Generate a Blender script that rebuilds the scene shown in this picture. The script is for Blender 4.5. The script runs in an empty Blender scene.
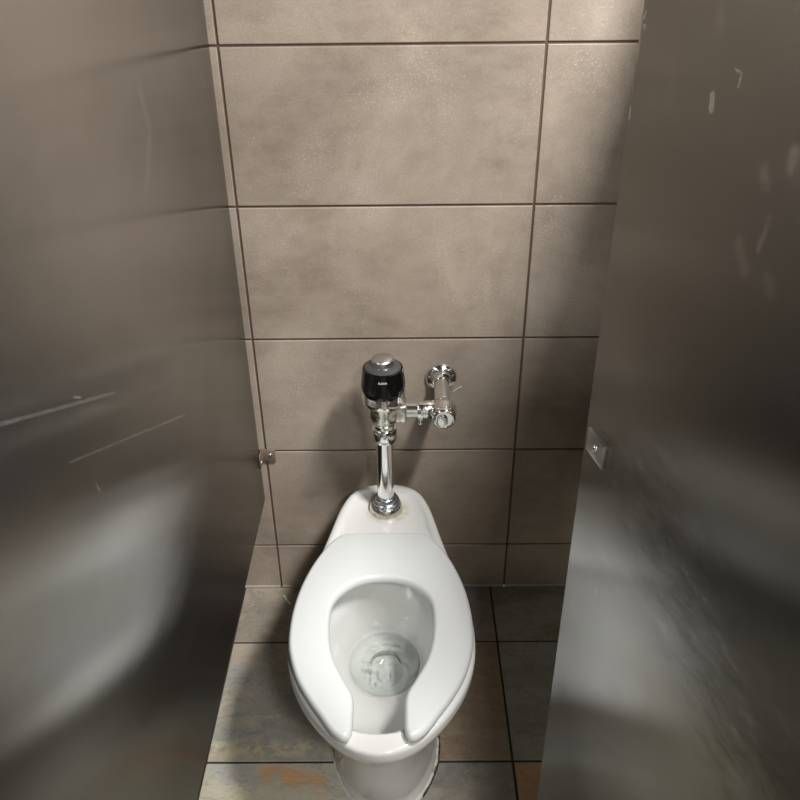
import bpy, bmesh, math, random
from mathutils import Vector, Matrix, noise
random.seed(7)
PI = math.pi
scene = bpy.context.scene
COL = scene.collection

# ------------------------------------------------------------------ helpers
def link(name, me, mat=None, parent=None, smooth=True, angle=40):
    o = bpy.data.objects.new(name, me)
    COL.objects.link(o)
    if mat:
        me.materials.append(mat)
    if smooth:
        for p in me.polygons:
            p.use_smooth = True
        try:
            me.set_sharp_from_angle(angle=math.radians(angle))
        except Exception:
            pass
    if parent is not None:
        o.parent = parent
    return o

def obj(name, bm, mat, parent=None, smooth=True, angle=40, recalc=True):
    if recalc:
        bmesh.ops.recalc_face_normals(bm, faces=bm.faces)
    me = bpy.data.meshes.new(name)
    bm.to_mesh(me)
    bm.free()
    return link(name, me, mat, parent, smooth, angle)

def thing(name, label, cat, loc=(0, 0, 0), group=None):
    o = bpy.data.objects.new(name, None)
    o.empty_display_size = 0.1
    COL.objects.link(o)
    o.location = loc
    o['label'] = label
    o['category'] = cat
    o['kind'] = 'thing'
    if group:
        o['group'] = group
    return o

def structure(o):
    o['kind'] = 'structure'
    return o

def box(bm, x0, x1, y0, y1, z0, z1, bev=0.0, seg=2):
    g = bmesh.ops.create_cube(bm, size=1.0)
    vs = g['verts']
    for v in vs:
        v.co = Vector(((x0 + x1) / 2 + v.co.x * (x1 - x0), (y0 + y1) / 2 + v.co.y * (y1 - y0), (z0 + z1) / 2 + v.co.z * (z1 - z0)))
    if bev > 0:
        es = list({e for v in vs for e in v.link_edges})
        bmesh.ops.bevel(bm, geom=es, offset=bev, segments=seg, affect='EDGES', profile=0.5)

def frame_to(axis):
    a = Vector(axis).normalized()
    return a.to_track_quat('Z', 'Y').to_matrix().to_4x4()

def lathe(bm, prof, origin=(0, 0, 0), axis=(0, 0, 1), n=40, cap=True):
    """prof: list of (radius, height along axis)"""
    M = Matrix.Translation(Vector(origin)) @ frame_to(axis)
    rings = []
    for r, h in prof:
        if r < 1e-6:
            rings.append([bm.verts.new(M @ Vector((0, 0, h)))])
        else:
            rings.append([bm.verts.new(M @ Vector((r * math.cos(2 * PI * i / n), r * math.sin(2 * PI * i / n), h))) for i in range(n)])
    for a, b in zip(rings, rings[1:]):
        for i in range(n):
            j = (i + 1) % n
            if len(a) == 1 and len(b) == 1:
                continue
            if len(a) == 1:
                bm.faces.new((a[0], b[j], b[i]))
            elif len(b) == 1:
                bm.faces.new((a[i], a[j], b[0]))
            else:
                bm.faces.new((a[i], a[j], b[j], b[i]))
    if cap:
        for r in (rings[0], rings[-1]):
            if len(r) > 1:
                bm.faces.new(r)

def hexnut(bm, origin, axis, r, h0, h1, n=6, bev=0.0012, twist=0.3):
    M = Matrix.Translation(Vector(origin)) @ frame_to(axis)
    a = [bm.verts.new(M @ Vector((r * math.cos(2 * PI * i / n + twist), r * math.sin(2 * PI * i / n + twist), h0))) for i in range(n)]
    b = [bm.verts.new(M @ Vector((r * math.cos(2 * PI * i / n + twist), r * math.sin(2 * PI * i / n + twist), h1))) for i in range(n)]
    fs = [bm.faces.new(a), bm.faces.new(b)]
    for i in range(n):
        fs.append(bm.faces.new((a[i], a[(i + 1) % n], b[(i + 1) % n], b[i])))
    es = list({e for f in fs for e in f.edges})
    bmesh.ops.bevel(bm, geom=es, offset=bev, segments=2, affect='EDGES')

def catmull(pts, sub=8, closed=False):
    P = [Vector(p) for p in pts]
    n = len(P)
    out = []
    rng = n if closed else n - 1
    for i in range(rng):
        if closed:
            p0, p1, p2, p3 = P[(i - 1) % n], P[i], P[(i + 1) % n], P[(i + 2) % n]
        else:
            p1, p2 = P[i], P[i + 1]
            p0 = P[i - 1] if i > 0 else p1 * 2 - p2
            p3 = P[i + 2] if i + 2 < n else p2 * 2 - p1
        for k in range(sub):
            t = k / sub
            out.append(0.5 * ((2 * p1) + (p2 - p0) * t + (2 * p0 - 5 * p1 + 4 * p2 - p3) * t * t + (3 * p1 - p0 - 3 * p2 + p3) * t ** 3))
    if not closed:
        out.append(P[-1])
    return out

def resample(pts, n):
    L = [0]
    for a, b in zip(pts, pts[1:]):
        L.append(L[-1] + (b - a).length)
    out = []
    j = 0
    for i in range(n):
        s = L[-1] * i / (n - 1)
        while j < len(L) - 2 and L[j + 1] < s:
            j += 1
        d = L[j + 1] - L[j]
        t = 0 if d < 1e-9 else (s - L[j]) / d
        out.append(pts[j].lerp(pts[j + 1], t))
    return out

NH = 44
def outline(half):
    """half outline [(w,y)...] rear centre -> front centre ; returns closed loop, symmetric"""
    w0 = [(-half[1][0], half[1][1])] + list(half) + [(-half[-2][0], half[-2][1])]
    c = catmull([(a, b, 0) for a, b in w0], 10)
    c = c[10:-10]
    c = resample(c, NH + 1)
    c[0].x = 0
    c[-1].x = 0
    left = [Vector((-p.x, p.y, 0)) for p in c]
    return [Vector((p.x, p.y, 0)) for p in c] + left[-2:0:-1]

def ellipse(a, b, cy):
    pts = []
    for i in range(NH + 1):
        t = PI * i / NH
        pts.append(Vector((a * math.sin(t), cy + b * math.cos(t), 0)))
    left = [Vector((-p.x, p.y, 0)) for p in pts]
    return pts + left[-2:0:-1]

def inset(loop, d):
    n = len(loop)
    area = sum(loop[i].x * loop[(i + 1) % n].y - loop[(i + 1) % n].x * loop[i].y for i in range(n))
    s = 1 if area > 0 else -1
    out = []
    for i in range(n):
        t = (loop[(i + 1) % n] - loop[i - 1]).normalized()
        out.append(loop[i] + Vector((-t.y, t.x, 0)) * s * d)
    return out

def blend(A, B, t):
    return [a.lerp(b, t) for a, b in zip(A, B)]

def setz(loop, z):
    return [Vector((p.x, p.y, z if not callable(z) else z(p))) for p in loop]

def loft(bm, rings, cap0=True, cap1=True):
    V = [[bm.verts.new(p) for p in r] for r in rings]
    n = len(V[0])
    for a, b in zip(V, V[1:]):
        for i in range(n):
            j = (i + 1) % n
            bm.faces.new((a[i], a[j], b[j], b[i]))
    if cap0:
        bm.faces.new(V[0])
    if cap1:
        bm.faces.new(V[-1])
    return V

def tube(bm, pts, r, n=10):
    pts = [Vector(p) for p in pts]
    rings = []
    for i, p in enumerate(pts):
        t = (pts[min(i + 1, len(pts) - 1)] - pts[max(i - 1, 0)]).normalized()
        q = t.to_track_quat('Z', 'Y').to_matrix()
        rr = r[i] if isinstance(r, (list, tuple)) else r
        rings.append([p + q @ Vector((rr * math.cos(2 * PI * k / n), rr * math.sin(2 * PI * k / n), 0)) for k in range(n)])
    loft(bm, rings)

# ------------------------------------------------------------------ node helpers
class NT:
    def __init__(self, name):
        self.m = bpy.data.materials.new(name)
        self.m.use_nodes = True
        self.t = self.m.node_tree
        self.t.nodes.clear()
        self.out = self.n('ShaderNodeOutputMaterial')
        self.b = self.n('ShaderNodeBsdfPrincipled')
        self.l(self.b.outputs[0], self.out.inputs['Surface'])
    def n(self, typ, **kw):
        x = self.t.nodes.new(typ)
        for k, v in kw.items():
            setattr(x, k, v)
        return x
    def l(self, a, b):
        self.t.links.new(a, b)
    def put(self, sock, v):
        if hasattr(v, 'is_linked') or isinstance(v, bpy.types.NodeSocket):
            self.l(v, sock)
        elif isinstance(v, (tuple, list)) and len(v) == 3 and sock.type == 'RGBA':
            sock.default_value = (*v, 1)
        else:
            sock.default_value = v
    def math(self, op, a, b=None, clamp=False):
        x = self.n('ShaderNodeMath', operation=op, use_clamp=clamp)
        self.put(x.inputs[0], a)
        if b is not None:
            self.put(x.inputs[1], b)
        return x.outputs[0]
    def vmath(self, op, a, b=None, out=0):
        x = self.n('ShaderNodeVectorMath', operation=op)
        self.put(x.inputs[0], a)
        if b is not None:
            self.put(x.inputs[1], b)
        return x.outputs[out]
    def mix(self, f, a, b, mode='MIX'):
        x = self.n('ShaderNodeMix', data_type='RGBA', blend_type=mode)
        self.put(x.inputs[0], f)
        self.put(x.inputs[6], a)
        self.put(x.inputs[7], b)
        return x.outputs[2]
    def noise(self, vec, scale, detail=4, rough=0.6, col=False, dist=0.0):
        x = self.n('ShaderNodeTexNoise')
        self.l(vec, x.inputs['Vector'])
        x.inputs['Scale'].default_value = scale
        x.inputs['Detail'].default_value = detail
        x.inputs['Roughness'].default_value = rough
        x.inputs['Distortion'].default_value = dist
        return x.outputs[1 if col else 0]
    def ramp(self, f, stops):
        x = self.n('ShaderNodeValToRGB')
        self.l(f, x.inputs[0])
        e = x.color_ramp.elements
        while len(e) > 1:
            e.remove(e[-1])
        e[0].position, e[0].color = stops[0][0], (*stops[0][1], 1)
        for p, c in stops[1:]:
            k = e.new(p)
            k.color = (*c, 1)
        return x.outputs[0]
    def mr(self, v, a, b, c=0.0, d=1.0, smooth=False):
        x = self.n('ShaderNodeMapRange')
        x.interpolation_type = 'SMOOTHSTEP' if smooth else 'LINEAR'
        self.l(v, x.inputs[0])
        for i, k in enumerate((a, b, c, d)):
            x.inputs[i + 1].default_value = k
        return x.outputs[0]
    def coord(self, which='Object'):
        return self.n('ShaderNodeTexCoord').outputs[which]
    def bump(self, h, strength, dist, normal=None):
        x = self.n('ShaderNodeBump')
        x.inputs['Strength'].default_value = strength
        x.inputs['Distance'].default_value = dist
        self.l(h, x.inputs['Height'])
        if normal is not None:
            self.l(normal, x.inputs['Normal'])
        return x.outputs[0]
    def scalevec(self, v, s):
        return self.vmath('MULTIPLY', v, s)
    def segment(self, uv, a, b, w, soft=1.0):
        """soft mask of a line a->b (2D in the xy of uv) with half width w"""
        ax, ay = a
        dx, dy = b[0] - a[0], b[1] - a[1]
        L2 = dx * dx + dy * dy
        d = self.vmath('SUBTRACT', uv, (ax, ay, 0))
        t = self.math('DIVIDE', self.vmath('DOT_PRODUCT', d, (dx, dy, 0), 1), L2, True)
        q = self.n('ShaderNodeVectorMath', operation='SCALE')
        q.inputs[0].default_value = (dx, dy, 0)
        self.l(t, q.inputs['Scale'])
        ln = self.vmath('LENGTH', self.vmath('SUBTRACT', d, q.outputs[0]), None, 1)
        return self.mr(ln, w * (1 - soft) , w, 1.0, 0.0, True)

def simple(name, col, rough=0.5, metal=0.0, coat=0.0, spec=0.5, ior=None):
    t = NT(name)
    t.b.inputs['Base Color'].default_value = (*col, 1)
    t.b.inputs['Roughness'].default_value = rough
    t.b.inputs['Metallic'].default_value = metal
    t.b.inputs['Coat Weight'].default_value = coat
    t.b.inputs['Specular IOR Level'].default_value = spec
    return t

# ------------------------------------------------------------------ materials
def mat_wall_tile():
    t = NT('taupe porcelain tile')
    c = t.coord()
    big = t.noise(c, 3.2, 6, 0.62, dist=0.4)
    mid = t.noise(t.scalevec(c, (1, 1, 2.2)), 16, 5, 0.7)
    fine = t.noise(c, 230, 3, 0.7)
    base = t.ramp(big, [(0.32, (0.230, 0.183, 0.142)), (0.5, (0.345, 0.285, 0.230)), (0.66, (0.48, 0.41, 0.34))])
    base = t.mix(t.mr(mid, 0.36, 0.66, 0, 0.40), base, (0.45, 0.385, 0.322))
    base = t.mix(t.mr(fine, 0.3, 0.7, 0.0, 0.35), base, (0.17, 0.135, 0.105))
    # pale speckles gathered in cloudy patches
    patch = t.mr(t.noise(c, 6.5, 3, 0.6), 0.5, 0.66, 0, 1)
    sp = t.mr(t.noise(c, 260, 2, 0.5), 0.60, 0.68, 0, 1)
    sp = t.math('MULTIPLY', sp, t.math('ADD', t.math('MULTIPLY', patch, 0.5), 0.08))
    base = t.mix(sp, base, (0.75, 0.68, 0.60))
    # each tile its own slight tone
    a = t.n('ShaderNodeAttribute', attribute_name='tone')
    base = t.mix(1.0, base, a.outputs['Color'], 'MULTIPLY')
    t.put(t.b.inputs['Base Color'], base)
    t.put(t.b.inputs['Roughness'], t.mr(mid, 0.3, 0.75, 0.42, 0.62))
    t.put(t.b.inputs['Normal'], t.bump(t.noise(t.scalevec(c, (1, 1, 2)), 120, 4, 0.7), 0.25, 0.0012))
    return t.m

def mat_grout(name, col, dark=0.6):
    t = NT(name)
    c = t.coord()
    n = t.noise(c, 40, 5, 0.7)
    t.put(t.b.inputs['Base Color'], t.mix(n, tuple(x * dark for x in col), col))
    t.b.inputs['Roughness'].default_value = 0.9
    t.put(t.b.inputs['Normal'], t.bump(t.noise(c, 400, 3, 0.7), 0.4, 0.001))
    return t.m

def mat_slate():
    t = NT('slate look floor tile')
    c = t.coord()
    a = t.n('ShaderNodeAttribute', attribute_name='tint').outputs['Color']
    b = t.n('ShaderNodeAttribute', attribute_name='tint2').outputs['Color']
    warp = t.vmath('ADD', c, t.scalevec(t.noise(c, 5, 4, 0.6, col=True), (0.12, 0.12, 0.0)))
    cloud = t.noise(t.scalevec(warp, (0.8, 1.7, 1)), 8, 6, 0.62, dist=0.8)
    base = t.mix(t.mr(cloud, 0.44, 0.60, 0, 1, True), a, b)
    veins = t.math('ABSOLUTE', t.math('SUBTRACT', t.noise(t.scalevec(warp, (1, 1.5, 1)), 9, 5, 0.6), 0.5))
    veins = t.mr(veins, 0.0, 0.018, 1, 0)
    base = t.mix(t.math('MULTIPLY', veins, 0.35), base, (0.10, 0.095, 0.085))
    mott = t.noise(warp, 45, 5, 0.75)
    base = t.mix(t.mr(mott, 0.35, 0.7, 0.0, 0.55), base, t.mix(0.5, base, (0.50, 0.47, 0.40)))
    base = t.mix(t.mr(t.noise(c, 110, 3, 0.7), 0.55, 0.75, 0, 0.4), base, (0.13, 0.12, 0.10))
    # a rusty streak across the front left tile and a cream streak
    rust = t.segment(c, (-0.262, -0.560), (-0.150, -0.585), 0.036, 0.8)
    rust = t.math('MULTIPLY', rust, t.mr(t.noise(c, 26, 4, 0.6), 0.36, 0.5, 0, 1))
    base = t.mix(rust, base, (0.62, 0.39, 0.21))
    cream = t.segment(c, (-0.42, -0.500), (-0.18, -0.502), 0.034, 0.8)
    cream = t.math('MULTIPLY', cream, t.mr(t.noise(c, 38, 5, 0.7), 0.44, 0.55, 0, 0.75))
    base = t.mix(cream, base, (0.58, 0.51, 0.34))
    sc = t.segment(c, (-0.43, -0.215), (-0.35, -0.235), 0.035, 0.3)
    base = t.mix(t.math('MULTIPLY', sc, 0.55), base, (0.42, 0.35, 0.25))
    t.put(t.b.inputs['Base Color'], base)
    t.put(t.b.inputs['Roughness'], t.mr(mott, 0.3, 0.7, 0.32, 0.55))
    h = t.math('ADD', t.math('MULTIPLY', cloud, 2.0), t.math('MULTIPLY', mott, 0.5))
    t.put(t.b.inputs['Normal'], t.bump(h, 0.55, 0.004))
    return t.m

def mat_steel(name, marks, blotch=None, tone=(0.515, 0.505, 0.488), dirt=0.5):
    t = NT(name)
    uvn = t.n('ShaderNodeUVMap', uv_map='panel')
    uv = uvn.outputs[0]
    grain = t.noise(t.scalevec(uv, (420, 5, 1)), 1.0, 3, 0.6)
    cloud = t.noise(uv, 4.5, 5, 0.62, dist=0.3)
    smear = t.noise(t.scalevec(uv, (1, 2.4, 1)), 9, 5, 0.65)
    base = t.mix(t.mr(cloud, 0.35, 0.68, 0, dirt * 0.5), tone, tuple(x * 0.74 for x in (tone[0], tone[1] * 0.96, tone[2] * 0.88)))
    base = t.mix(t.mr(grain, 0.3, 0.7, 0, 0.10), base, (0.25, 0.23, 0.21))
    rough = t.math('ADD', t.mr(smear, 0.35, 0.7, 0.235, 0.255), t.math('MULTIPLY', cloud, 0.012))
    marks_m = None
    if blotch:
        reg = t.segment(uv, *blotch, 1.0)
        sp_ = t.noise(t.scalevec(uv, (0.8, 1.9, 1)), 26, 6, 0.72, dist=0.4)
        base = t.mix(t.math('MULTIPLY', reg, t.mr(sp_, 0.46, 0.62, 0, 0.6)), base, (0.24, 0.225, 0.20))
        base = t.mix(t.math('MULTIPLY', reg, t.mr(sp_, 0.42, 0.34, 0, 0.4)), base, (0.85, 0.83, 0.78))
    if marks:
        tot = None
        for (a, b, w, s, k) in marks:
            m = t.math('MULTIPLY', t.segment(uv, a, b, w, s), k)
            tot = m if tot is None else t.math('MAXIMUM', tot, m)
        brk = t.mr(t.noise(uv, 60, 4, 0.7), 0.36, 0.56, 0.25, 1)
        tot = t.math('MULTIPLY', tot, brk)
        base = t.mix(tot, base, (1.0, 0.99, 0.96))
        marks_m = tot
        
    g_ = t.n('ShaderNodeBsdfAnisotropic', distribution='BECKMANN')
    t.put(g_.inputs['Color'], base)
    t.put(g_.inputs['Roughness'], rough)
    g_.inputs['Anisotropy'].default_value = -0.60
    tg = t.n('ShaderNodeTangent', direction_type='UV_MAP', uv_map='panel')
    t.l(tg.outputs[0], g_.inputs['Tangent'])
    # sheet metal is never dead flat
    wob = t.noise(uv, 2.6, 2, 0.5)
    t.put(g_.inputs['Normal'], t.bump(wob, 0.06, 0.008))
    d_ = t.n('ShaderNodeBsdfDiffuse')
    t.put(d_.inputs['Color'], base)
    mx = t.n('ShaderNodeMixShader')
    t.put(mx.inputs[0], t.math('ADD', t.math('MULTIPLY', marks_m, 0.25), 0.03) if marks_m is not None else 0.03)
    t.l(g_.outputs[0], mx.inputs[1])
    t.l(d_.outputs[0], mx.inputs[2])
    t.l(mx.outputs[0], t.out.inputs['Surface'])
    t.t.nodes.remove(t.b)
    return t.m

def mat_chrome(name='chrome', base=(0.80, 0.80, 0.79), r=0.08, spots=0.5, tint=(0.55, 0.52, 0.42)):
    t = NT(name)
    c = t.coord()
    n = t.noise(c, 90, 4, 0.7)
    m = t.math('MULTIPLY', t.mr(n, 0.5, 0.68, 0, 1), spots)
    t.put(t.b.inputs['Base Color'], t.mix(m, base, tint))
    t.put(t.b.inputs['Roughness'], t.math('ADD', t.math('MULTIPLY', m, 0.35), r))
    t.b.inputs['Metallic'].default_value = 1.0
    t.put(t.b.inputs['Normal'], t.bump(n, 0.12 * spots, 0.001))
    return t.m

def mat_water():
    t = NT('clear water')
    gl = t.n('ShaderNodeBsdfGlossy')
    gl.inputs['Roughness'].default_value = 0.02
    tr = t.n('ShaderNodeBsdfTransparent')
    tr.inputs[0].default_value = (0.945, 0.972, 0.960, 1)
    fr = t.n('ShaderNodeFresnel')
    fr.inputs['IOR'].default_value = 1.33
    mx = t.n('ShaderNodeMixShader')
    t.l(fr.outputs[0], mx.inputs[0])
    t.l(tr.outputs[0], mx.inputs[1])
    t.l(gl.outputs[0], mx.inputs[2])
    t.l(mx.outputs[0], t.out.inputs['Surface'])
    t.t.nodes.remove(t.b)
    return t.m

def mat_china():
    t = NT('white vitreous china')
    c = t.coord()
    # rusty mineral ring around the spud flange on the deck
    d = t.vmath('LENGTH', t.vmath('SUBTRACT', t.scalevec(c, (1, 1, 0)), (0.004, -0.129, 0)), None, 1)
    ring = t.math('MULTIPLY', t.mr(d, 0.040, 0.060, 1, 0, True), t.mr(t.noise(c, 60, 4, 0.7), 0.38, 0.58, 0.15, 1))
    z = t.n('ShaderNodeSeparateXYZ')
    t.l(c, z.inputs[0])
    up = t.math('GREATER_THAN', z.outputs[2], 0.36)
    base = t.mix(t.math('MULTIPLY', t.math('MULTIPLY', ring, up), 0.75), (0.71, 0.715, 0.70), (0.52, 0.44, 0.30))
    t.put(t.b.inputs['Base Color'], base)
    t.b.inputs['Roughness'].default_value = 0.12
    t.b.inputs['Coat Weight'].default_value = 0.4
    t.b.inputs['Coat Roughness'].default_value = 0.05
    return t.m

def mat_seat():
    t = NT('white seat plastic')
    c = t.coord()
    dot = t.segment(c, (0.062, -0.281), (0.0625, -0.2815), 0.0017, 0.3)
    t.put(t.b.inputs['Base Color'], t.mix(dot, (0.66, 0.682, 0.684), (0.05, 0.04, 0.03)))
    t.b.inputs['Roughness'].default_value = 0.24
    t.put(t.b.inputs['Normal'], t.bump(t.noise(c, 9, 2, 0.5), 0.15, 0.004))
    return t.m

M_TILE = mat_wall_tile()
M_GROUT = mat_grout('brown wall grout', (0.135, 0.085, 0.062))
M_FGROUT = mat_grout('dark floor grout', (0.035, 0.028, 0.024))
M_SLATE = mat_slate()
M_CHINA = mat_china()
M_SEAT = mat_seat()
M_CHROME = mat_chrome('polished chrome', r=0.10, spots=0.25)
M_WORN = mat_chrome('worn satin chrome', (0.66, 0.65, 0.60), 0.2, 0.9, (0.42, 0.38, 0.28))
M_DCHROME = mat_chrome('blued steel ring', (0.42, 0.45, 0.50), 0.2, 0.6, (0.2, 0.2, 0.2))
M_BLACK = simple('black glossy lens', (0.003, 0.003, 0.003), 0.12).m
M_DGREY = simple('dark grey plastic with painted gleam', (0.055, 0.057, 0.060), 0.28).m
M_SATIN = mat_chrome('satin grey metal', (0.55, 0.55, 0.56), 0.3, 0.3, (0.4, 0.4, 0.4))
M_LETTER = simple('white lettering ink', (0.8, 0.8, 0.8), 0.5).m
M_CAULK = simple('old white caulk', (0.62, 0.61, 0.57), 0.7).m
M_DARKGAP = simple('painted shade of the joint gap', (0.02, 0.018, 0.016), 0.9).m  # shade inside the open caulk gap, painted black
M_BRACKET = mat_chrome('dull bracket steel', (0.50, 0.43, 0.36), 0.5, 0.7, (0.2, 0.15, 0.1))
M_SCREW = mat_chrome('bright screw', (0.85, 0.85, 0.83), 0.12, 0.1)
M_PAPER = simple('white paper', (0.9, 0.88, 0.80), 0.8).m
M_PAINT = simple('grey paint', (0.12, 0.12, 0.12), 0.7).m
M_CEIL = simple('ceiling board', (0.2, 0.2, 0.19), 0.9).m

# ------------------------------------------------------------------ room
X0, X1, Y0, H = -1.75, 2.05, -3.6, 2.50
TW, TH, ZP = 0.6126, 0.3078, 0.1507

def tone_attr(me, name, cols):
    a = me.color_attributes.new(name, 'FLOAT_COLOR', 'CORNER')
    k = 0
    for p, c in zip(me.polygons, cols):
        for _ in p.loop_indices:
            a.data[k].color = (*c, 1)
            k += 1

def tiled(name, tiles, mat, grout_mat, slab, attrs):
    """tiles = boxes with bevelled rims; slab = grout bed; one mesh, two materials"""
    verts, faces, mi = [], [], []
    cols = {k: [] for k in attrs}
    for q, (b, vals) in enumerate(tiles + [(slab, {k: (1, 1, 1) for k in attrs})]):
        last = q == len(tiles)
        bm = bmesh.new()
        box(bm, *b, bev=0 if last else 0.0018, seg=2)
        bmesh.ops.recalc_face_normals(bm, faces=bm.faces)
        bm.verts.index_update()
        o0 = len(verts)
        verts += [tuple(v.co) for v in bm.verts]
        for f_ in bm.faces:
            faces.append([o0 + v.index for v in f_.verts])
            mi.append(1 if last else 0)
            for k in attrs:
                cols[k].append(vals[k])
        bm.free()
    me = bpy.data.meshes.new(name)
    me.from_pydata(verts, [], faces)
    me.materials.append(mat)
    me.materials.append(grout_mat)
    for p, m_ in zip(me.polygons, mi):
        p.material_index = m_
    for k in attrs:
        tone_attr(me, k, cols[k])
    o = bpy.data.objects.new(name, me)
    COL.objects.link(o)
    return structure(o)

G = 0.0023
tiles = []
for ix in range(-3, 3):
    xa = TW / 2 + (ix) * TW
    xb = xa + TW
    if xb < X0 or xa > X1:
        continue
    xa, xb = max(xa, X0), min(xb, X1)
    zs = [0.0] + [ZP + k * TH for k in range(9)]
    for za, zb in zip(zs, zs[1:]):
        zb = min(zb, H)
        if zb - za < 0.02:
            continue
        k = 1 + random.uniform(-0.07, 0.05)
        w = random.uniform(-0.015, 0.015)
        tiles.append(((xa + G, xb - G, 0.0, 0.012, za + (G if za > 0 else 0.004), zb - G), {'tone': (k + w, k, k - w)}))
wall_back = tiled('wall_back', tiles, M_TILE, M_GROUT, (X0, X1, 0.0030, 0.12, 0, H), ['tone'])

# floor tiles
FT, XS, YS = 0.3377, 0.2686, -0.196
special = {  # (column, row): tint, tint2
    (-2, 0): ((0.24, 0.21, 0.17), (0.34, 0.29, 0.23)),
    (-1, 0): ((0.19, 0.165, 0.14), (0.25, 0.22, 0.185)),
    (0, 0): ((0.20, 0.19, 0.15), (0.30, 0.29, 0.25)),
    (-2, 1): ((0.30, 0.30, 0.28), (0.40, 0.36, 0.29)),
    (-1, 1): ((0.22, 0.155, 0.10), (0.26, 0.20, 0.13)),
    (0, 1): ((0.22, 0.24, 0.20), (0.28, 0.30, 0.26)),
    (-2, 2): ((0.56, 0.52, 0.40), (0.42, 0.43, 0.39)),
    (-1, 2): ((0.19, 0.185, 0.17), (0.26, 0.24, 0.20)),
    (0, 2): ((0.42, 0.24, 0.10), (0.46, 0.30, 0.14)),
}
pal = [((0.24, 0.235, 0.215), (0.30, 0.27, 0.22)), ((0.30, 0.24, 0.17), (0.22, 0.22, 0.20)), ((0.19, 0.20, 0.18), (0.25, 0.24, 0.21))]
tiles = []
g = 0.0026
for i in range(-7, 7):
    for j in range(0, 12):
        xa, xb = XS + i * FT, XS + (i + 1) * FT
        yb, ya = (0.0, YS) if j == 0 else (YS - (j - 1) * FT, YS - j * FT)
        xa, xb, ya = max(xa, X0), min(xb, X1), max(ya, Y0)
        if xb - xa < 0.02 or yb - ya < 0.02:
            continue
        t1, t2 = special.get((i, j), pal[random.randrange(3)])
        tiles.append(((xa + g, xb - g, ya + g, yb - g, -0.012, 0.0), {'tint': t1, 'tint2': t2}))
floor = tiled('floor', tiles, M_SLATE, M_FGROUT, (X0, X1, Y0, 0.0, -0.10, -0.0028), ['tint', 'tint2'])

def slab(name, b, mat):
    bm = bmesh.new()
    box(bm, *b)
    return structure(obj(name, bm, mat, smooth=False))
slab('wall_left', (X0 - 0.1, X0, Y0, 0.12, 0, H), M_PAINT)
slab('wall_right', (X1, X1 + 0.1, Y0, 0.12, 0, H), M_PAINT)
slab('wall_front', (X0 - 0.1, X1 + 0.1, Y0 - 0.1, Y0, 0, H), simple('pale paint', (0.55, 0.53, 0.50), 0.7).m)
slab('ceiling', (X0 - 0.1, X1 + 0.1, Y0 - 0.1, 0.12, H, H + 0.1), M_CEIL)
# pale caulk line where the tiled wall meets the floor
bm = bmesh.new()
n = 60
for (xa, xb) in ((X0, TW / -2 - G), (-TW / 2 + G, TW / 2 - G), (TW / 2 + G, X1)):
    box(bm, xa, xb, -0.0035, 0.001, -0.001, 0.0062, bev=0.0022, seg=2)
trim = structure(obj('trim_1', bm, mat_grout('pale sealant', (0.50, 0.46, 0.43), 0.7), angle=30))

# ------------------------------------------------------------------ steel panels
PT = 1.80     # top of the panels
def add_uv(me, fn):
    uv = me.uv_layers.new(name='panel')
    for lp in me.loops:
        uv.data[lp.index].uv = fn(me.vertices[lp.vertex_index].co)

def panel(name, b, mat, uvf, parent):
    bm = bmesh.new()
    box(bm, *b, bev=0.002, seg=2)
    o = obj(name, bm, mat, parent, angle=30)
    add_uv(o.data, uvf)
    return o

LX = -0.319
marks_left = [
    ((-1.034, 1.222), (-0.775, 1.098), 0.0030, 0.7, 0.30),
    ((-0.93, 1.105), (-0.525, 0.904), 0.0022, 0.6, 0.24),
    ((-1.05, 1.245), (-0.65, 1.050), 0.0150, 1.0, 0.05),
    ((-0.886, 1.046), (-0.881, 1.030), 0.0022, 0.6, 0.60),
    ((-0.884, 1.158), (-0.868, 1.148), 0.0020, 0.6, 0.40),
    ((-0.690, 1.046), (-0.688, 1.036), 0.0020, 0.6, 0.45),
    ((-0.816, 0.953), (-0.812, 0.948), 0.0018, 0.6, 0.50),
    ((-0.471, 1.394), (-0.457, 1.338), 0.014, 1.0, 0.09),
    ((-0.457, 1.338), (-0.514, 1.275), 0.016, 1.0, 0.09),
    ((-0.144, 1.174), (-0.143, 1.173), 0.0020, 0.6, 0.4),
    ((-0.100, 1.240), (-0.200, 1.100), 0.05, 1.0, 0.02),
]
M_STEEL_L = mat_steel('brushed stainless left', marks_left)
M_STEEL = mat_steel('brushed stainless', [])
lp = thing('stall_partition', 'long brushed stainless steel partition with thin scratches, left of the toilet', 'partition', (LX - 0.0125, -0.78, 0.0))
def local(o):     # children keep world coordinates
    bpy.context.view_layer.update()
    for c in COL.objects:
        if c.parent is o and c.matrix_parent_inverse == Matrix.Identity(4):
            c.matrix_parent_inverse = Matrix.Translation(-o.location)
panel('panel', (LX - 0.025, LX, -1.5315, -0.012, 0.318, PT), M_STEEL_L, lambda c: (c.y, c.z), lp)
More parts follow.
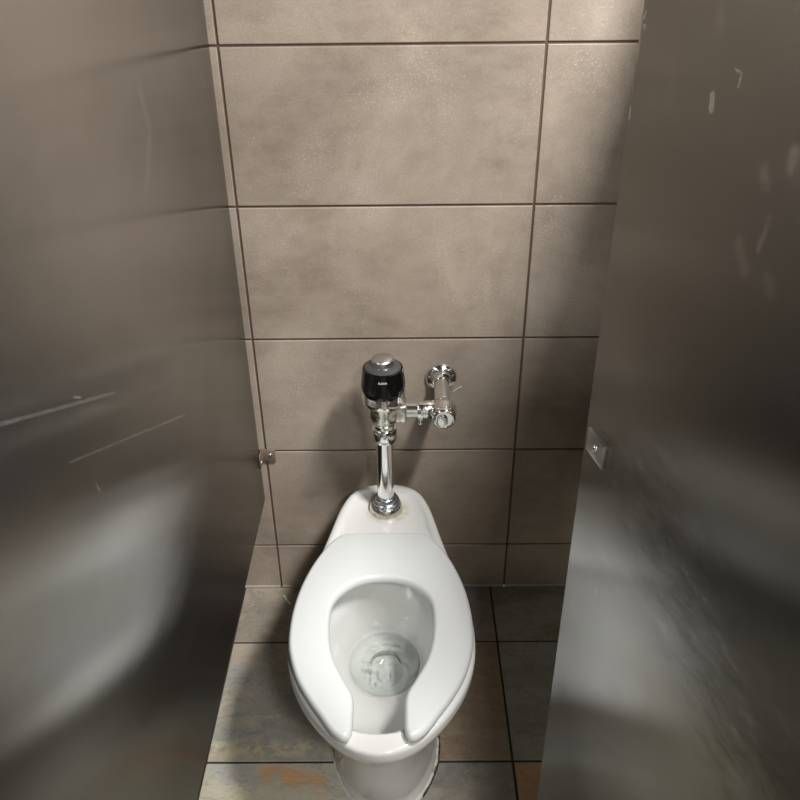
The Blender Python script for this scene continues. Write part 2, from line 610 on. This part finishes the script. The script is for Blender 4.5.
# wall bracket: angle plate on the wall and a leg along the panel face, with screws
for bz, vis in ((0.447, True), (1.60, False)):
    bm = bmesh.new()
    box(bm, LX + 0.001, LX + 0.036, -0.0058, -0.0004, bz - 0.019, bz + 0.019, bev=0.0012)
    box(bm, LX + 0.0006, LX + 0.0045, -0.034, -0.0004, bz - 0.019, bz + 0.019, bev=0.0012)
    br = obj('bracket', bm, M_BRACKET, lp)
    for (o_, ax) in (((LX + 0.024, -0.0055, bz + 0.004), (0, -1, 0)), ((LX + 0.0042, -0.024, bz - 0.006), (1, 0, 0))):
        bm = bmesh.new()
        lathe(bm, [(0.0052, 0), (0.0052, 0.001), (0.0040, 0.0030), (0.0015, 0.0040), (0, 0.0042)], o_, ax, 20)
        obj('screw', bm, M_SCREW, br)
def post(xa, xb, parent):
    bm = bmesh.new()
    box(bm, xa, xb, -1.564, -1.5315, 0.0, 1.82, bev=0.002)
    o = obj('pilaster', bm, M_STEEL, parent, angle=30)
    add_uv(o.data, lambda c: (c.x, c.z))
post(-0.42, -0.285, lp)
local(lp)
# right partition of the stall (hidden behind the open door, shades the right side), with its pilaster and the door
RX = 0.575
rp = thing('stall_partition', 'stainless steel stall side at the right with its scuffed door standing open', 'partition', (RX + 0.0125, -0.78, 0.0))
panel('panel', (RX, RX + 0.025, -1.53, -0.0005, 0.30, PT), M_STEEL, lambda c: (c.y, c.z), rp)
post(0.372, 0.66, rp)
local(rp)

# the open door: free edge at P, hinge near the camera
AD = math.radians(12.8)
DW = 0.60
marks_door = [   # (s, z) on the door face
    ((0.119, 1.4925), (0.121, 1.483), 0.0042, 0.6, 1.12),
    ((0.1185, 1.486), (0.119, 1.483), 0.0020, 0.5, 1.50),
    ((0.140, 1.513), (0.148, 1.512), 0.0014, 0.7, 0.96),
    ((0.148, 1.512), (0.147, 1.503), 0.0014, 0.7, 0.96),
    ((0.217, 1.478), (0.216, 1.468), 0.0075, 0.9, 0.45),
    ((0.192, 1.460), (0.197, 1.452), 0.0080, 0.9, 0.42),
    ((0.208, 1.433), (0.207, 1.420), 0.0042, 0.9, 0.45),
    ((0.206, 1.418), (0.205, 1.410), 0.0040, 0.9, 0.40),
    ((0.184, 1.406), (0.196, 1.392), 0.0090, 1.0, 0.35),
    ((0.222, 1.396), (0.226, 1.390), 0.0100, 1.0, 0.22),
    ((0.110, 1.545), (0.113, 1.535), 0.0100, 1.0, 0.16),
    ((0.060, 1.500), (0.065, 1.480), 0.0140, 1.0, 0.08),
    ((0.0015, 1.548), (0.0035, 1.500), 0.0024, 0.8, 0.56),
    ((0.0080, 1.5235), (0.0085, 1.5225), 0.0026, 0.5, 1.50),
    ((0.0070, 1.534), (0.0055, 1.530), 0.0018, 0.5, 0.96),
    ((0.001, 1.500), (0.001, 1.440), 0.0024, 0.8, 0.48),
    ((0.0020, 1.4600), (0.0030, 1.4520), 0.0024, 0.5, 1.28),
    ((0.0720, 0.972), (0.0725, 0.962), 0.0020, 0.7, 0.48),
    ((0.075, 1.120), (0.079, 1.117), 0.0035, 0.8, 0.40),
]
M_STEEL_D = mat_steel('brushed stainless door', marks_door, blotch=((0.16, 1.13), (0.36, 1.02), 0.13), tone=(0.435, 0.432, 0.425), dirt=0.9)
# local frame: +x from free edge to hinge, +y to the right (away from the toilet)
bm = bmesh.new()
box(bm, 0, DW, 0, 0.025, 0.0, PT - 0.30, bev=0.0022, seg=2)
door = obj('door', bm, M_STEEL_D, rp, angle=30)
add_uv(door.data, lambda c: (c.x, c.z + 0.30))
door.location = Vector((0.229, -0.915, 0.30)) - rp.location
door.rotation_euler = (0, 0, -PI / 2 + AD)
door['label'] = 'open stall door with pale scuffs and a chipped edge'
# bare strike plate with one screw
bm = bmesh.new()
box(bm, 0.013, 0.051, -0.0042, 0.0004, 1.117 - 0.30, 1.1445 - 0.30, bev=0.0007, seg=2)
sp = obj('strike_plate', bm, M_SATIN, door, angle=30)
sp['label'] = 'small square steel plate with one screw near the door edge'
bm = bmesh.new()
lathe(bm, [(0.0040, 0), (0.0040, 0.0008), (0.0030, 0.0022), (0, 0.0030)], (0.033, -0.0040, 0.8310), (0, -1, 0), 20)
obj('screw', bm, M_SCREW, door)
for hz in (0.10, 1.35):
    bm = bmesh.new()
    lathe(bm, [(0.009, 0), (0.010, 0.002), (0.010, 0.058), (0.009, 0.06)], (DW + 0.010, 0.0125, hz), (0, 0, 1), 20)
    obj('hinge', bm, M_SATIN, door)

# ------------------------------------------------------------------ toilet
TX = -0.011
toilet = thing('toilet', 'white elongated toilet with an open front seat against the tiled wall', 'toilet', (TX, 0, 0))
rim = outline([(0, -0.034), (0.050, -0.043), (0.084, -0.072), (0.104, -0.120), (0.116, -0.170), (0.128, -0.230), (0.144, -0.300), (0.164, -0.370), (0.177, -0.440), (0.183, -0.510), (0.178, -0.580), (0.158, -0.643), (0.124, -0.700), (0.083, -0.745), (0.043, -0.771), (0, -0.780)])
foot = outline([(0, -0.030), (0.080, -0.033), (0.108, -0.060), (0.110, -0.150), (0.106, -0.250), (0.108, -0.360), (0.113, -0.450), (0.112, -0.520), (0.101, -0.562), (0.083, -0.600), (0.058, -0.632), (0.028, -0.648), (0, -0.652)])
waist = outline([(0, -0.034), (0.076, -0.037), (0.102, -0.062), (0.104, -0.150), (0.101, -0.250), (0.102, -0.360), (0.106, -0.450), (0.105, -0.520), (0.096, -0.568), (0.078, -0.612), (0.053, -0.648), (0.026, -0.664), (0, -0.668)])
openg = outline([(0, -0.346), (0.050, -0.353), (0.090, -0.376), (0.118, -0.420), (0.135, -0.480), (0.138, -0.540), (0.129, -0.610), (0.105, -0.668), (0.069, -0.714), (0.030, -0.734), (0, -0.738)])
WZ = 0.190
wat = ellipse(0.078, 0.088, -0.425)
RT = 0.384
def lerp_shape(t):
    return blend(waist, rim, t)
deck_in = inset(rim, 0.018)
def deckz(p):
    return RT - 0.0055 if p.y > -0.27 else RT
rings = [
    setz(foot, 0.0015), setz(foot, 0.020), setz(inset(foot, 0.004), 0.030), setz(blend(foot, waist, 0.7), 0.06), setz(waist, 0.12),
    setz(waist, 0.17), setz(lerp_shape(0.10), 0.21), setz(lerp_shape(0.28), 0.25), setz(lerp_shape(0.50), 0.285), setz(lerp_shape(0.70), 0.315), setz(lerp_shape(0.83), 0.335),
    setz(inset(rim, 0.011), 0.3475), setz(inset(rim, 0.003), 0.3500), setz(inset(rim, 0.0005), 0.3535), setz(rim, 0.362), setz(rim, RT - 0.009),
    setz(inset(rim, 0.0012), RT - 0.0042), setz(inset(rim, 0.0042), RT - 0.0012), setz(inset(rim, 0.009), RT),
    setz(inset(rim, 0.014), RT), setz(inset(rim, 0.019), lambda p: RT if p.y < -0.27 else RT - 0.002), setz(inset(rim, 0.024), deckz),
    setz(blend(inset(rim, 0.024), openg, 0.35), deckz), setz(blend(inset(rim, 0.024), openg, 0.6), deckz),
    setz(inset(openg, -0.006), RT), setz(inset(openg, -0.002), RT - 0.0015), setz(inset(openg, 0.0), RT - 0.006), setz(openg, 0.356),
    setz(inset(openg, -0.004), 0.350), setz(inset(openg, -0.010), 0.346), setz(inset(openg, -0.010), 0.335),
    setz(blend(openg, wat, 0.06), 0.310), setz(blend(openg, wat, 0.22), 0.280), setz(blend(openg, wat, 0.46), 0.250), setz(blend(openg, wat, 0.72), 0.224), setz(blend(openg, wat, 0.90), 0.204),
    setz(wat, WZ), setz(ellipse(0.070, 0.079, -0.424), 0.177), setz(ellipse(0.058, 0.066, -0.422), 0.167), setz(ellipse(0.048, 0.054, -0.420), 0.157),
    setz(ellipse(0.042, 0.046, -0.417), 0.147), setz(ellipse(0.034, 0.037, -0.412), 0.140), setz(ellipse(0.018, 0.020, -0.408), 0.136),
]
bm = bmesh.new()
loft(bm, rings)
bowl = obj('bowl', bm, M_CHINA, toilet, angle=60, recalc=True)

# shade of the trapway mouth under the water, painted as a dark arch
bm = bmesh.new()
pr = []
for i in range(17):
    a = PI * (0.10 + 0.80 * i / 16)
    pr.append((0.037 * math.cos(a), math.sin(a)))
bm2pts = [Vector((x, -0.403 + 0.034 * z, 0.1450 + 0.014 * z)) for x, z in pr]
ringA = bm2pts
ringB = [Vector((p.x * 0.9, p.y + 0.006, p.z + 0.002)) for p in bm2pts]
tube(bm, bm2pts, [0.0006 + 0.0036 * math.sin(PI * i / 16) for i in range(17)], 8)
obj('trap_mouth_shade', bm, simple('painted shade on glaze', (0.30, 0.32, 0.27), 0.3).m, toilet)

# water surface with ripples
bm = bmesh.new()
rr, seg = 40, 96
cent = None
rows = []
for i in range(rr + 1):
    f = i / rr
    row = []
    for k in range(seg):
        a = 2 * PI * k / seg
        x, y = 0.0785 * f * math.cos(a), -0.425 + 0.0885 * f * math.sin(a)
        d = math.exp(-((x / 0.034) ** 2 + ((y + 0.425) / 0.038) ** 2))
        z = WZ - 0.0005 + (0.0125 * d + 0.0008) * (noise.noise(Vector((x * 95, y * 80, 1.3))) + 0.6 * noise.noise(Vector((x * 210, y * 190, 4.1)))) * (1 - f ** 6)
        row.append((x, y, z))
    rows.append(row)
c0 = bm.verts.new(rows[0][0])
vr = [[bm.verts.new(p) for p in r] for r in rows[1:]]
for k in range(seg):
    bm.faces.new((c0, vr[0][k], vr[0][(k + 1) % seg]))
for a, b in zip(vr, vr[1:]):
    for k in range(seg):
        bm.faces.new((a[k], b[k], b[(k + 1) % seg], a[(k + 1) % seg]))
wt = obj('water', bm, mat_water(), toilet, angle=180)

# seat: horseshoe, open at the front
so = [(0.0, -0.243), (0.050, -0.2435), (0.084, -0.246), (0.102, -0.256), (0.117, -0.274), (0.134, -0.304), (0.153, -0.350), (0.170, -0.412), (0.179, -0.480), (0.1785, -0.545),
      (0.170, -0.592), (0.153, -0.640), (0.130, -0.681), (0.106, -0.716), (0.088, -0.742), (0.075, -0.756), (0.062, -0.7640), (0.052, -0.7630),
      (0.0465, -0.753), (0.0445, -0.742), (0.0445, -0.715), (0.0450, -0.690), (0.050, -0.670), (0.067, -0.638), (0.085, -0.600), (0.097, -0.555), (0.1015, -0.505),
      (0.099, -0.458), (0.084, -0.425), (0.058, -0.400), (0.028, -0.388), (0.0, -0.385)]
half = catmull([(a, b, 0) for a, b in so], 6)
half[0].x = half[-1].x = 0
loop = half + [Vector((-p.x, p.y, 0)) for p in half[-2:0:-1]]
SX = -0.001
loop = [Vector((p.x + SX, p.y, 0)) for p in loop]
# clean duplicates, even spacing
cl = resample(loop + [loop[0]], 361)[:-1]
bm = bmesh.new()
SB, ST = 0.3865, 0.4095
prof = [(0.007, SB), (0.003, SB + 0.0005), (0.0004, SB + 0.004), (0.0, SB + 0.011), (0.0012, ST - 0.0060), (0.0040, ST - 0.0022), (0.0065, ST - 0.0006), (0.0088, ST)]
R_ = [setz(inset(cl, d), z) for d, z in prof]
V = loft(bm, R_, False, False)
for ringv in (V[0], V[-1]):
    es = [bm.edges.get((ringv[i], ringv[(i + 1) % len(ringv)])) for i in range(len(ringv))]
    bmesh.ops.triangle_fill(bm, edges=es, use_beauty=True)
seat = obj('seat', bm, M_SEAT, toilet, angle=50)
# hinge caps under the rear edge and bumpers
for sx in (-1, 1):
    bm = bmesh.new()
    lathe(bm, [(0.012, 0), (0.0125, 0.001), (0.012, 0.004)], (sx * 0.07, -0.262, RT - 0.002), (0, 0, 1), 24)
    obj('hinge_cap', bm, M_SEAT, toilet)
    for (bx, by) in ((0.150, -0.45), (0.128, -0.64)):
        bm = bmesh.new()
        box(bm, sx * bx - 0.008, sx * bx + 0.008, by - 0.015, by + 0.015, RT - 0.003, SB + 0.001, bev=0.001)
        obj('bumper', bm, M_SEAT, toilet)

# ragged caulk bead around the foot with a dark split on the right
pts = setz(foot, 0.002)
bm = bmesh.new()
P_, Rr = [], []
for i in range(6, len(pts) - 5):
    p = pts[i]
    q = inset(foot, -0.002)[i]
    k = noise.noise(Vector((q.x * 60, q.y * 60, 0)))
    k2 = noise.noise(Vector((q.x * 160, q.y * 160, 5)))
    P_.append(Vector((q.x + 0.002 * k, q.y + 0.002 * k2, 0.001)))
    Rr.append(max(0.0012, 0.0026 + 0.0032 * k + 0.002 * k2))
P2 = resample(P_, 300)
tube(bm, P2, [Rr[min(len(Rr) - 1, int(i * len(Rr) / 300))] * (1 + 0.5 * noise.noise(Vector((i * 0.37, 0, 2)))) for i in range(300)], 8)
obj('caulk_bead', bm, M_CAULK, toilet)
bm = bmesh.new()
P3 = []
for i in range(14, NH - 4):
    q = inset(foot, -0.0065)[i]
    P3.append(Vector((q.x + 0.002 * noise.noise(Vector((0, q.y * 90, 3))), q.y, 0.0002)))
P3 = resample(P3, 120)
tube(bm, P3, [0.0016 + 0.0022 * abs(noise.noise(Vector((i * 0.21, 4, 2)))) for i in range(120)], 8)
cs = obj('caulk_split', bm, M_DARKGAP, toilet)
cs['label'] = 'dark cracked joint along the right side of the foot'
# torn caulk lump on the right of the foot
bm = bmesh.new()
bmesh.ops.create_icosphere(bm, subdivisions=3, radius=1.0)
for v in bm.verts:
    k = 1 + 0.45 * noise.noise(v.co * 1.9)
    v.co = Vector((0.112 + v.co.x * 0.006 * k, -0.512 + v.co.y * 0.017 * k, 0.006 + v.co.z * 0.008 * k))
obj('caulk_lump', bm, M_CAULK, toilet)

# ------------------------------------------------------------------ flush valve
VX, VY = -0.009, -0.124
valve = thing('flush_valve', 'chrome sensor flush valve with black lens above the toilet', 'flush valve', (VX, VY, RT - 0.004))
VZ = valve.location.z
def vobj(name, bm, mat, parent=None, angle=40):
    """geometry is given in world coordinates"""
    bmesh.ops.translate(bm, verts=bm.verts, vec=(-VX, -VY, -VZ))
    return obj(name, bm, mat, parent or valve, angle=angle)
Z0 = RT - 0.0055
bm = bmesh.new()
lathe(bm, [(0.0395, Z0 + 0.0002), (0.0400, Z0 + 0.002), (0.0375, Z0 + 0.014), (0.0345, Z0 + 0.0185), (0.024, Z0 + 0.020)], (VX, VY - 0.003, 0))
vobj('deck_flange', bm, M_WORN)
bm = bmesh.new()
lathe(bm, [(0.0310, Z0 + 0.018), (0.0318, Z0 + 0.020), (0.0315, Z0 + 0.0265), (0.029, Z0 + 0.029), (0.0262, Z0 + 0.030), (0.0258, Z0 + 0.036), (0.0235, Z0 + 0.039), (0.020, Z0 + 0.040)], (VX, VY, 0))
vobj('spud_nut', bm, M_DCHROME)
bm = bmesh.new()
lathe(bm, [(0.0196, Z0 + 0.02), (0.0196, 0.60)], (VX, VY, 0))
vobj('flush_tube', bm, M_CHROME)
bm = bmesh.new()
lathe(bm, [(0.0198, 0.577), (0.0268, 0.5773), (0.0280, 0.5788), (0.0284, 0.6095), (0.0272, 0.6112), (0.0235, 0.6118), (0.0232, 0.622)], (VX, VY, 0))
vobj('coupling_nut', bm, M_CHROME)
bm = bmesh.new()
lathe(bm, [(0.0205, 0.616), (0.0235, 0.622), (0.0290, 0.630), (0.0345, 0.638), (0.0360, 0.646), (0.0360, 0.656), (0.0352, 0.670), (0.0365, 0.674), (0.0415, 0.679), (0.0445, 0.684)], (VX, VY, 0), cap=True)
box(bm, VX + 0.015, VX + 0.050, VY - 0.021, VY + 0.021, 0.634, 0.676, bev=0.004, seg=3)
vobj('valve_body', bm, M_WORN)
# chrome housing that rises behind the black lens
CZ = 0.677
bm = bmesh.new()
lathe(bm, [(0.040, CZ), (0.0455, CZ + 0.002), (0.0470, CZ + 0.006), (0.0468, CZ + 0.014), (0.0462, CZ + 0.016), (0.0460, CZ + 0.036), (0.0445, CZ + 0.062), (0.0420, CZ + 0.078), (0.038, CZ + 0.084)], (VX, VY, 0), n=56)
housing = vobj('sensor_housing', bm, M_CHROME)
def Rh(z):
    z -= CZ
    if z < 0.030:
        return 0.0478
    return 0.0478 - 0.0060 * (min(1.0, (z - 0.030) / 0.055)) ** 1.4
bm = bmesh.new()
NA, NZ = 48, 16
PH = math.radians(112)
grid_o, grid_i = [], []
for i in range(NA + 1):
    ph = -PH + 2 * PH * i / NA
    u = abs(ph) / PH
    zl = CZ + 0.028 + 0.034 * u ** 3
    co, ci = [], []
    for j in range(NZ + 1):
        z = zl + (CZ + 0.085 - zl) * j / NZ
        r = Rh(z)
        edge = min(j / 2.0, 1.0)
        r1 = r + 0.0016 * edge
        co.append(bm.verts.new((VX + r1 * math.sin(ph), VY - r1 * math.cos(ph), z)))
        r2 = r - 0.004
        ci.append(bm.verts.new((VX + r2 * math.sin(ph), VY - r2 * math.cos(ph), z)))
    grid_o.append(co)
    grid_i.append(ci)
for i in range(NA):
    for j in range(NZ):
        bm.faces.new((grid_o[i][j], grid_o[i + 1][j], grid_o[i + 1][j + 1], grid_o[i][j + 1]))
        bm.faces.new((grid_i[i][j], grid_i[i][j + 1], grid_i[i + 1][j + 1], grid_i[i + 1][j]))
    bm.faces.new((grid_o[i][0], grid_i[i][0], grid_i[i + 1][0], grid_o[i + 1][0]))
    bm.faces.new((grid_o[i][NZ], grid_o[i + 1][NZ], grid_i[i + 1][NZ], grid_i[i][NZ]))
for i in (0, NA):
    for j in range(NZ):
        bm.faces.new((grid_o[i][j], grid_o[i][j + 1], grid_i[i][j + 1], grid_i[i][j]))
lens = vobj('lens_cover', bm, M_BLACK, housing, 50)
lens.parent = housing
bm = bmesh.new()
TZ = CZ + 0.082
lathe(bm, [(0.0415, TZ), (0.0432, TZ + 0.002), (0.0428, TZ + 0.0045), (0.0405, TZ + 0.0058), (0.0385, TZ + 0.0050)], (VX, VY, 0), n=56)
top_rim = vobj('top_cap', bm, M_BLACK, housing)
bm = bmesh.new()
lathe(bm, [(0.0395, TZ + 0.0035), (0.0385, TZ + 0.0060), (0.0300, TZ + 0.0105), (0.0275, TZ + 0.0110), (0.0, TZ + 0.0112)], (VX, VY, 0), n=56)
vobj('top_bezel', bm, M_DGREY, housing)  # crescent of reflected light is put into the bezel's grey
bm = bmesh.new()
lathe(bm, [(0.0245, TZ + 0.009), (0.0248, TZ + 0.021), (0.0235, TZ + 0.0235), (0.0180, TZ + 0.0262), (0.0100, TZ + 0.0278), (0.0030, TZ + 0.0282), (0.0, TZ + 0.0280)], (VX, VY + 0.004, 0), n=48)
bt = vobj('override_button', bm, M_SATIN, housing)
# small white wordmark on the lens
def wordmark(text, size, px, pz):
    cu = bpy.data.curves.new('wordmark', 'FONT')
    cu.body = text
    cu.size = size
    cu.align_x = 'CENTER'
    cu.extrude = 0.0002
    cu.materials.append(M_LETTER)
    o = bpy.data.objects.new('wordmark', cu)
    COL.objects.link(o)
    bpy.context.view_layer.update()
    me = bpy.data.meshes.new_from_object(o.evaluated_get(bpy.context.evaluated_depsgraph_get()))
    bpy.data.objects.remove(o)
    for v in me.vertices:
        z = pz + v.co.y
        r = Rh(z) + 0.0019 + v.co.z
        ph = (v.co.x + px) / 0.049
        v.co = Vector((VX + r * math.sin(ph) - VX, -r * math.cos(ph), z - VZ))
    me.name = 'wordmark'
    return link('wordmark', me, None, housing, smooth=False)
wordmark('SLOAN', 0.0062, 0.0, CZ + 0.070)

# supply arm to the right: tailpiece, coupling with set screw, stop valve, wall pipe, flange
AZ = 0.655
SXX = 0.1225
bm = bmesh.new()
lathe(bm, [(0.0165, 0.045), (0.0165, 0.100)], (VX, VY, AZ), (1, 0, 0))
arm = vobj('tailpiece', bm, M_CHROME)
bm = bmesh.new()
lathe(bm, [(0.0170, 0.074), (0.0205, 0.075), (0.0215, 0.077), (0.0215, 0.086), (0.0200, 0.087), (0.0200, 0.091), (0.0210, 0.092), (0.0210, 0.110), (0.0195, 0.112)], (VX, VY, AZ), (1, 0, 0))
cp = vobj('coupling_nut', bm, M_CHROME)
bm = bmesh.new()
lathe(bm, [(0.0058, 0.0), (0.0062, 0.001), (0.0062, 0.010), (0.0050, 0.012), (0, 0.0122)], (VX + 0.0810, VY - 0.008, AZ - 0.0185), (0, -0.35, -1), 20)
vobj('set_screw', bm, M_CHROME, cp)
bm = bmesh.new()
pr = [(0.0172, 0.0)]
pr = [(0.0200, -0.030), (0.0205, -0.026), (0.0190, -0.022), (0.0250, -0.012), (0.0285, 0.000), (0.0285, 0.010), (0.0262, 0.020), (0.0262, 0.026), (0.0245, 0.027)]
lathe(bm, pr, (SXX, VY, AZ), (0, -1, 0))
stop = vobj('stop_valve', bm, M_CHROME)
stop['label'] = 'rounded chrome stop valve with a capped front'
bm = bmesh.new()
lathe(bm, [(0.0245, 0.026), (0.0252, 0.028), (0.0248, 0.038), (0.0215, 0.042), (0.0200, 0.0425), (0.0185, 0.0395), (0.0, 0.0390)], (SXX, VY, AZ), (0, -1, 0))
capo = vobj('stop_cap', bm, M_CHROME, stop)
bm = bmesh.new()
lathe(bm, [(0.0115, 0.039), (0.0120, 0.045), (0.0105, 0.048), (0.0, 0.0485)], (SXX - 0.004, VY, AZ - 0.003), (0, -1, 0))
vobj('cap_button', bm, M_SCREW, stop)
bm = bmesh.new()
lathe(bm, [(0.0182, 0.0), (0.0182, 0.105)], (SXX, -0.001, AZ + 0.009), (0, -1, -0.08))
vobj('wall_pipe', bm, M_CHROME)
bm = bmesh.new()
lathe(bm, [(0.0370, 0.0003), (0.0375, 0.002), (0.0355, 0.007), (0.0290, 0.012), (0.0245, 0.0145), (0.0235, 0.022), (0.0205, 0.024), (0.0180, 0.0245)], (SXX, 0.0, AZ + 0.010), (0, -1, 0), n=48)
wf = vobj('wall_flange', bm, M_CHROME)
# dried sealant squeezed out beside the flange
bm = bmesh.new()
tube(bm, [(0.150, -0.0008, 0.625), (0.157, -0.001, 0.631), (0.163, -0.001, 0.636), (0.170, -0.0008, 0.640)], [0.0008, 0.0018, 0.0014, 0.0022], 8)
vobj('sealant_streak', bm, M_CAULK)

# ------------------------------------------------------------------ little scrap on the floor
bm = bmesh.new()
tube(bm, [(-0.012, 0.018, 0.0026), (-0.002, 0.002, 0.0026), (0.010, -0.014, 0.0028)], [0.0026, 0.0030, 0.0026], 8)
scrap = obj('paper_scrap', bm, M_PAPER)
scrap.location = (-0.2835, -0.055, 0.0)
scrap['label'] = 'tiny rolled white paper scrap on the floor left of the toilet'
scrap['category'] = 'litter'
scrap['kind'] = 'thing'

# ------------------------------------------------------------------ lights
def disc_light(name, loc, size, power, col=(1, 0.93, 0.84), spread=PI, shape='DISK', sy=None):
    ld = bpy.data.lights.new(name, 'AREA')
    ld.shape = shape
    ld.size = size
    if sy:
        ld.size_y = sy
    ld.energy = power
    ld.color = col
    ld.spread = spread
    o = bpy.data.objects.new(name, ld)
    COL.objects.link(o)
    o.location = loc
    return o
disc_light('ceiling_strip_light', (0.80, -1.08, H - 0.012), 0.19, 78, (1, 0.975, 0.94), PI, 'RECTANGLE', 0.5)
disc_light('ceiling_strip_light', (0.58, -2.50, H - 0.012), 0.30, 46, (1, 0.975, 0.94), PI, 'RECTANGLE', 0.30)
w = bpy.data.worlds.new('World')
scene.world = w
w.use_nodes = True
w.node_tree.nodes['Background'].inputs[0].default_value = (1, 0.95, 0.9, 1)
w.node_tree.nodes['Background'].inputs[1].default_value = 0.1

# ------------------------------------------------------------------ camera
yaw, pitch, roll, f, cx, D, h = CAMP = (-0.00738, 0.55463, -0.01125, 809.34, 0.03803, 1.62717, 1.61193)
cy_, sy_, cp_, sp_ = math.cos(yaw), math.sin(yaw), math.cos(pitch), math.sin(pitch)
F = Vector((sy_ * cp_, cy_ * cp_, -sp_))
Rv = Vector((cy_, -sy_, 0))
Uv = Rv.cross(F)
c_, s_ = math.cos(roll), math.sin(roll)
R2, U2 = Rv * c_ + Uv * s_, Uv * c_ - Rv * s_
cam = bpy.data.cameras.new('camera')
co = bpy.data.objects.new('camera', cam)
COL.objects.link(co)
m3 = Matrix((R2, U2, -F)).transposed()
co.matrix_world = Matrix.Translation((cx, -D, h)) @ m3.to_4x4()
cam.sensor_width = 36
cam.sensor_fit = 'HORIZONTAL'
cam.lens = f / 800 * 36
cam.clip_start = 0.01
scene.camera = co

vs = scene.view_settings
vs.view_transform = 'Standard'
vs.look = 'None'
vs.gamma = 1
vs.use_curve_mapping = False
vs.exposure = 0.0
scene.cycles.max_bounces = 12
scene.cycles.glossy_bounces = 6
scene.cycles.caustics_reflective = False
